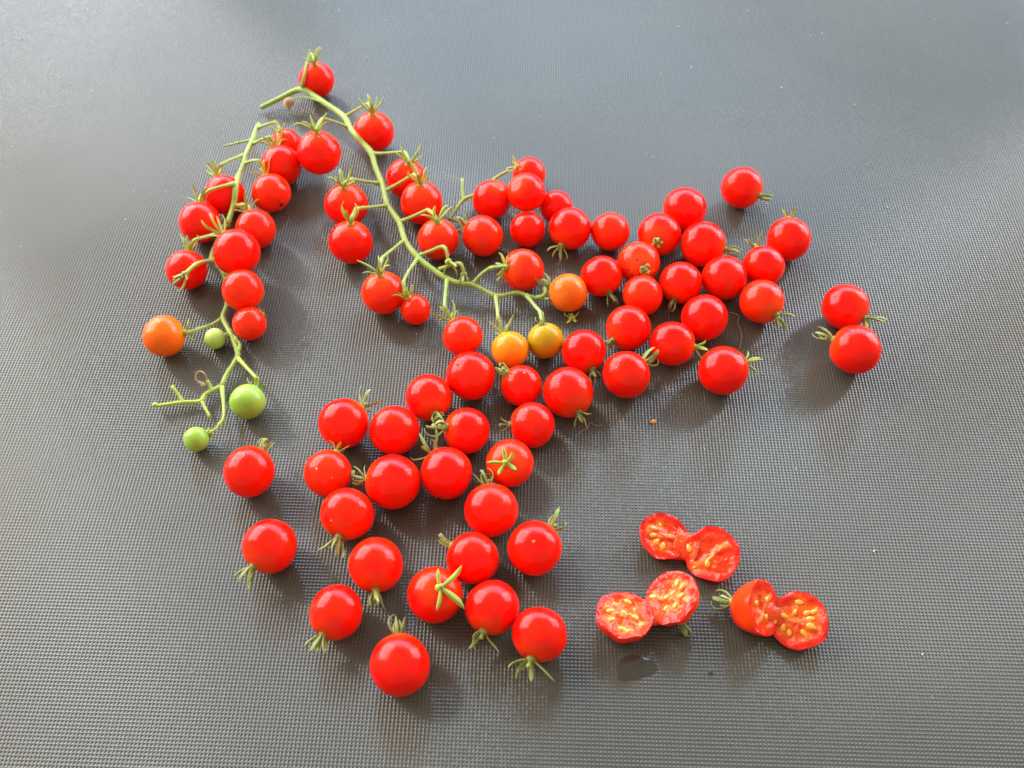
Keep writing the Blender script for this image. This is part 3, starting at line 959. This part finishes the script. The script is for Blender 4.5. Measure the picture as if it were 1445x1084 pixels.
def half_tomato(parent, origin, c, r, nrm, seeds, spin, rng, squash=1.0, depth=0.93):
    """round skin bowl, cut face with rim, chambers, core, and the seeds lying in it"""
    nrm = Vector(nrm).normalized()
    a = nrm.orthogonal().normalized()
    a = Matrix.Rotation(spin, 3, nrm) @ a
    b = nrm.cross(a)
    sd = Vector((rng.uniform(0, 30), rng.uniform(0, 30), 0))

    def rim(ph):
        return r * (1 + 0.085 * mnoise.noise(Vector((math.cos(ph), math.sin(ph), 0)) * 1.6 + sd)
                    + 0.014 * mnoise.noise(Vector((math.cos(ph), math.sin(ph), 0)) * 7 + sd))

    def lip(ph):
        return 0.12 * r * mnoise.noise(Vector((math.cos(ph), math.sin(ph), 2)) * 2.2 + sd)

    nu, nv = 48, 14
    verts, faces = [], []
    for j in range(nv + 1):
        th = (math.pi / 2) * j / nv
        for i in range(nu):
            ph = 2 * math.pi * i / nu
            rr = rim(ph)
            q = c + (a * math.cos(ph) * squash + b * math.sin(ph)) * (rr * math.cos(th)) - nrm * (r * depth * math.sin(th) - lip(ph) * (1 - j / nv))
            if q.z < 0.0002: q.z = 0.0002
            verts.append(q)
    for j in range(nv):
        for i in range(nu):
            i2 = (i + 1) % nu
            faces.append((j * nu + i, (j + 1) * nu + i, (j + 1) * nu + i2, j * nu + i2))
    half = mesh_obj('half', verts, faces, SKIN['red'], parent, origin)
    # cut face
    verts, faces, cols = [], [], []
    nr = 20
    RIM, GEL, CORE, DEEP = (0.82, 0.016, 0.008), (0.80, 0.045, 0.004), (0.92, 0.34, 0.09), (0.58, 0.006, 0.003)

    def chamber(x, y):
        """1 inside a seed chamber, 0 on walls and core"""
        d = math.hypot(x, y)
        w = min(1.0, max(0.0, (0.90 - d) / 0.26))
        wall = min(1.0, max(0.0, (abs(x + 0.14 * math.sin(3 * y)) - 0.04) / 0.16))
        return w * wall

    def relief(x, y):
        k = chamber(x, y)
        bump = mnoise.noise(Vector((x * 3.1, y * 3.1, 0)) + sd)
        fine = mnoise.noise(Vector((x * 9, y * 9, 4)) + sd)
        return r * (-0.06 * k + 0.11 * bump + 0.045 * fine) * min(1.0, (1 - math.hypot(x, y)) / 0.12 + 0.05), k, bump

    fx, fy, fz = view_frame(c)
    placed = []
    for (sx, sy, ang, ln) in seeds:
        q = fx * sx + fy * sy
        q = q - fz * (q.dot(nrm) / max(fz.dot(nrm), 0.3))           # onto the cut plane
        if q.length > 0.88: q = q.normalized() * 0.88
        placed.append((q.dot(a), q.dot(b), ang, ln))

    for j in range(nr + 1):
        s = j / nr
        for i in range(nu):
            ph = 2 * math.pi * i / nu
            x, y = s * math.cos(ph), s * math.sin(ph)
            dz, k, bmp = relief(x, y)
            gel = max([math.exp(-((x - u) ** 2 + (y - w) ** 2) / 0.05) for u, w, _, _ in placed] + [0])
            q = c + (a * x * squash + b * y) * (rim(ph) * 0.995) + nrm * (dz + lip(ph) * s)
            if q.z < 0.0004: q.z = 0.0004
            verts.append(q)
            col = lerp3(RIM, GEL, k)
            col = lerp3(col, DEEP, 0.6 * k * max(0, bmp * 1.6))
            if s < 0.8 and k < 0.5: col = lerp3(col, CORE, (1 - k * 2) * 0.75)
            cols.append(lerp3(col, (0.90, 0.20, 0.012), gel * 0.85 * min(1.0, (1 - s) / 0.15)))
    for j in range(nr):
        for i in range(nu):
            i2 = (i + 1) % nu
            if j == 0:
                faces.append((i, nu + i, nu + i2, i2))
            else:
                faces.append((j * nu + i, (j + 1) * nu + i, (j + 1) * nu + i2, j * nu + i2))
    mesh_obj('cut_face', verts, faces, FLESH, half, origin, cols=cols)
    # seeds
    for (x, y, ang, ln) in placed:
        dz, k, _ = relief(x, y)
        p = c + (a * x * squash + b * y) * r + nrm * (dz + 0.00008)
        d = fx * math.cos(rad(ang)) + fy * math.sin(rad(ang))
        d = (d - fz * (d.dot(nrm) / max(fz.dot(nrm), 0.3))).normalized()
        e = nrm.cross(d)
        sv, sf = [], []
        L, Wd, H = ln * 0.00110, ln * 0.00034, ln * 0.00018
        for m_ in range(9):
            t = m_ / 8
            w = math.sin(math.pi * t ** 0.75) ** 0.7 if 0 < t < 1 else 0.02
            for k2 in range(8):
                g = 2 * math.pi * k2 / 8
                sv.append(p + d * (L * (t - 0.5)) + e * (math.cos(g) * Wd * w) + nrm * (math.sin(g) * H * w))
        for m_ in range(8):
            for k2 in range(8):
                k3 = (k2 + 1) % 8
                sf.append((m_ * 8 + k2, m_ * 8 + k3, (m_ + 1) * 8 + k3, (m_ + 1) * 8 + k2))
        sf.append(tuple(range(7, -1, -1)))
        sf.append(tuple(64 + k2 for k2 in range(8)))
        mesh_obj('seed', sv, sf, SEED, half, origin)
    return half, a, b, nrm


def view_dir(p, n):
    x, y, z = view_frame(p)
    return (x * n[0] + y * n[1] + z * n[2]).normalized()


def bridge(parent, origin, pa, pb, wa, wb, up, rng):
    """lump of torn flesh and skin that still joins the two halves"""
    n, m = 10, 12
    verts, faces, cols = [], [], []
    d = (pb - pa)
    side = d.cross(up).normalized()
    for j in range(n + 1):
        s = j / n
        p = pa + d * s - up * (math.sin(math.pi * s) * 0.0004)
        w = (wa * (1 - s) + wb * s) * (1 - 0.22 * math.sin(math.pi * s))
        for i in range(m):
            g = 2 * math.pi * i / m
            k = 1 + 0.22 * mnoise.noise(Vector((s * 4, math.cos(g) * 1.4, math.sin(g) * 1.4 + pa.x * 900)))
            q = p + side * (math.cos(g) * w * k) + up * (math.sin(g) * w * 0.42 * k)
            if q.z < 0.0004: q.z = 0.0004
            verts.append(q)
            cols.append((0.80, 0.02, 0.010) if math.sin(g) < 0.3 else (0.80, 0.07, 0.012))
    for j in range(n):
        for i in range(m):
            i2 = (i + 1) % m
            faces.append((j * m + i, j * m + i2, (j + 1) * m + i2, (j + 1) * m + i))
    faces.append(tuple(range(m - 1, -1, -1)))
    faces.append(tuple(n * m + i for i in range(m)))
    return mesh_obj('torn_flesh', verts, faces, FLESH, parent, origin, cols=cols)


def cut_tomato(label, halves, calyx, seed, neck=0.0066):
    rng = random.Random(seed)
    cs = [at(h['px'][0], h['px'][1], h['z'] * 0.001) for h in halves]
    mid = (cs[0] + cs[1]) / 2
    root = empty('cut_tomato', (mid.x, mid.y, 0))
    origin = Vector(root.location)
    tag(root, label, 'tomato', 'tomatoes cut open')
    for h, c in zip(halves, cs):
        half_tomato(root, origin, c, h['r'] * 0.001, view_dir(c, h['n']), h['seeds'], h['spin'], rng, h.get('squash', 1.0), h.get('depth', 0.93))
    t = (cs[1] - cs[0]).normalized()
    ns = [view_dir(c, h['n']) for h, c in zip(halves, cs)]
    ends = []
    for h, c, n_, sg in zip(halves, cs, ns, (1, -1)):
        q = t * sg - n_ * (t * sg).dot(n_)
        ends.append(c + q.normalized() * (h['r'] * 0.001 * h.get('reach', 0.55)) - n_ * 0.0022)
    up = (ns[0] + ns[1]) / 2
    up = (up - t * up.dot(t)).normalized()
    bridge(root, origin, ends[0], ends[1], neck, neck, up, rng)
    if calyx:
        i, n, style = calyx
        ax = view_dir(cs[i], n)
        r = halves[i]['r'] * 0.001
        hub = cs[i] + ax * r * 0.93 * max(1.0, halves[i].get('depth', 1.0))
        hub.z = max(hub.z, 0.002)
        build_calyx(root, origin, hub, ax, r, style, rng)
    return root


# seeds on each cut face, given as right / up on the unit disc as the picture shows it, direction in degrees, length mm
SEEDS_A = [(-0.38, 0.30, -15, 2.4), (-0.12, 0.45, -60, 2.2), (-0.42, 0.02, 5, 2.6), (-0.30, -0.25, 40, 2.8), (-0.05, -0.42, 75, 2.9)]
SEEDS_B = [(-0.84, 0.22, 110, 3.0), (-0.18, -0.32, 80, 3.0), (-0.66, -0.48, 20, 1.4)]
SEEDS_C = [(0.42, 0.22, 20, 2.5), (-0.30, 0.38, -30, 2.5), (0.55, -0.30, 60, 2.4), (-0.50, 0.12, 10, 2.9), (-0.46, -0.16, 20, 2.6), (-0.10, -0.46, -20, 2.9), (0.14, -0.55, 10, 2.8), (0.12, 0.46, -35, 2.9), (0.35, -0.10, -40, 2.7), (-0.02, 0.08, -30, 2.6)]
SEEDS_D = [(-0.62, 0.02, -5, 3.0), (-0.66, -0.38, 80, 2.9), (0.22, 0.52, 75, 3.0), (0.42, 0.36, 55, 2.8), (0.05, 0.16, 40, 2.6), (-0.14, 0.0, 30, 2.5), (0.36, 0.06, 40, 2.8), (0.14, -0.25, 60, 2.7), (-0.20, -0.36, 50, 2.6)]
SEEDS_E = [(0.10, 0.30, 50, 3.0), (-0.25, 0.18, 40, 2.7), (0.45, -0.05, 60, 2.4), (0.05, -0.30, 60, 2.5), (0.5, -0.45, 30, 2.4)]
SEEDS_F = [(-0.10, 0.30, 60, 2.4), (0.52, 0.30, 25, 2.5), (-0.80, 0.42, 105, 3.0), (-0.82, 0.02, 95, 2.8), (-0.46, 0.16, -25, 2.5), (-0.54, -0.22, 70, 2.7), (-0.34, -0.38, 85, 2.7), (0.06, 0.62, -10, 2.9),
           (0.40, 0.06, 5, 3.1), (0.40, -0.20, -22, 3.2), (0.16, -0.42, -48, 3.2), (0.30, 0.26, 18, 2.7)]
cut_tomato('cut tomato with pale core and few seeds, uppermost of the three cut ones',
           [dict(px=(937, 756), z=6.5, r=8.7, n=(0.34, 0.20, 0.92), spin=0.4, squash=0.94,
                 seeds=SEEDS_A),
            dict(px=(1005, 782), z=6.5, r=9.4, n=(-0.10, 0.14, 0.98), spin=1.1,
                 seeds=SEEDS_B)], None, 31)
cut_tomato('cut tomato with many yellow seeds and purple-red juice, beneath the uppermost cut one',
           [dict(px=(882, 867), z=7.0, r=9.6, n=(0.16, 0.60, 0.78), spin=0.2, seeds=SEEDS_C),
            dict(px=(946, 843), z=8.2, r=9.5, n=(-0.44, 0.38, 0.81), spin=0.3, seeds=SEEDS_D)],
           (1, (0.35, -0.85, -0.15), 'dark'), 32)
cut_tomato('cut tomato with green calyx at its left, rightmost of the three cut ones',
           [dict(px=(1079, 858), z=9.0, r=9.2, n=(0.86, 0.04, 0.52), spin=0.0, depth=1.30, seeds=SEEDS_E, reach=0.25),
            dict(px=(1127, 876), z=6.2, r=9.6, n=(-0.06, 0.10, 0.99), spin=0.15, seeds=SEEDS_F)],
           (0, (-0.92, 0.16, -0.30), 'cage'), 33, neck=0.0048)

# ---------------------------------------------------------------- small things on the mat
def blob_disc(name, x, y, rx, ry, h, ang, mat, seed, wob=0.25):
    c = at(x, y, 0)
    rng = random.Random(seed)
    sd = Vector((rng.uniform(0, 20), rng.uniform(0, 20), 0))
    nu, nr = 32, 6
    verts, faces = [], []
    for j in range(nr + 1):
        s = j / nr
        for i in range(nu):
            g = 2 * math.pi * i / nu
            k = 1 + wob * mnoise.noise(Vector((math.cos(g), math.sin(g), 0)) * 1.5 + sd)
            px, py = s * k * rx * math.cos(g), s * k * ry * math.sin(g)
            verts.append((px * math.cos(ang) - py * math.sin(ang), px * math.sin(ang) + py * math.cos(ang), 0.00015 + h * (1 - s ** 3)))
    for j in range(nr):
        for i in range(nu):
            i2 = (i + 1) % nu
            faces.append((j * nu + i, (j + 1) * nu + i, (j + 1) * nu + i2, j * nu + i2))
    o_ = mesh_obj(name, verts, faces, mat)
    o_.location = (c.x, c.y, 0)
    return o_


CRUMB = plant_material('tan_crumb', (0.62, 0.30, 0.10), (0.70, 0.38, 0.14), (0.50, 0.20, 0.06), 900, 0.7, 0.0, 0.4)
JUICE, nt, p = new_mat('thin_juice')
p.inputs['Base Color'].default_value = (0.052, 0.042, 0.030, 1)
p.inputs['Roughness'].default_value = 0.10
p.inputs['Alpha'].default_value = 0.6
p.inputs['Coat Weight'].default_value = 0.3
tag(blob_disc('juice_puddle', 896, 943, 0.0062, 0.0048, 0.0004, 0.25, JUICE, 14, 0.4), 'smooth wet patch of juice on the mat below the cut tomatoes', 'juice')
tag(blob_disc('juice_drop', 1003, 949, 0.0009, 0.0009, 0.0005, 0.2, JUICE, 9, 0.1), 'tiny clear drop of juice right of the wet patch', 'juice')
tag(blob_disc('crumb', 922, 595.5, 0.0012, 0.0009, 0.0008, 0.4, CRUMB, 12, 0.5), 'tiny tan crumb alone on the mat below the right pile', 'crumb')
HAIR, nt, p = new_mat('pale_fibre')
p.inputs['Base Color'].default_value = (0.42, 0.36, 0.30, 1)


def fibre(pts, w, label):
    P = [Vector(q[:3]) for q in spline([tuple(at(x, y, z * 0.001)) for x, y, z in pts], 5)]
    c = at(*pts[0][:2], 0)
    v, f = tube(P, [w * 0.001] * len(P), 5)
    o_ = mesh_obj('fibre', v, f, HAIR, None, c)
    o_.location = c
    tag(o_, label, 'fibre', 'stray fibres')


fibre([(1026, 440, .5), (1038, 443, .8), (1043, 447, 1.2), (1041, 456, .8), (1046, 468, .6), (1046, 480, .8), (1044, 492, .4)], 0.10, 'thin pale fibre with a kink beside the big lower tomato of the right pile')
fibre([(812, 618, .4), (820, 609, .5), (829, 604, .5), (833, 597, .5), (842, 601, .4), (852, 600, .4)], 0.07, 'thin pale fibre beside the large tomato of the centre cluster')
fibre([(652, 256, 8), (646, 252, 6), (637, 249, 3), (628, 251, 1), (622, 254, .4)], 0.05, 'very fine fibre at the top of the bare bit of stem')

# dust: far too small and many to count
DUST, nt, p = new_mat('dust')
p.inputs['Base Color'].default_value = (0.55, 0.56, 0.52, 1)
p.inputs['Roughness'].default_value = 0.6
rng = random.Random(99)
verts, faces = [], []
for _ in range(300):
    x, y = rng.uniform(-0.30, 0.30), rng.uniform(-0.17, 0.34)
    s = 0.00013 * math.exp(rng.gauss(0, 0.45))
    e = rng.uniform(1, 2.2) if rng.random() < 0.85 else rng.uniform(3, 7)
    g = rng.uniform(0, 3.14)
    ca, sa = math.cos(g), math.sin(g)
    b0 = len(verts)
    for (u, w, z) in ((-e, -.6, 0), (e, -.5, 0), (e * .8, .6, 0), (-e * .9, .5, 0), (-e * .5, -.2, 1), (e * .5, .1, 1.1)):
        verts.append((x + (u * ca - w * sa) * s, y + (u * sa + w * ca) * s, 0.00022 + z * s))
    for f in ((0, 1, 5, 4), (1, 2, 5), (2, 3, 4, 5), (3, 0, 4)):
        faces.append(tuple(b0 + i for i in f))
tag(mesh_obj('dust', verts, faces, DUST, smooth=False), 'fine pale dust specks scattered over the mat', 'dust', kind='stuff')
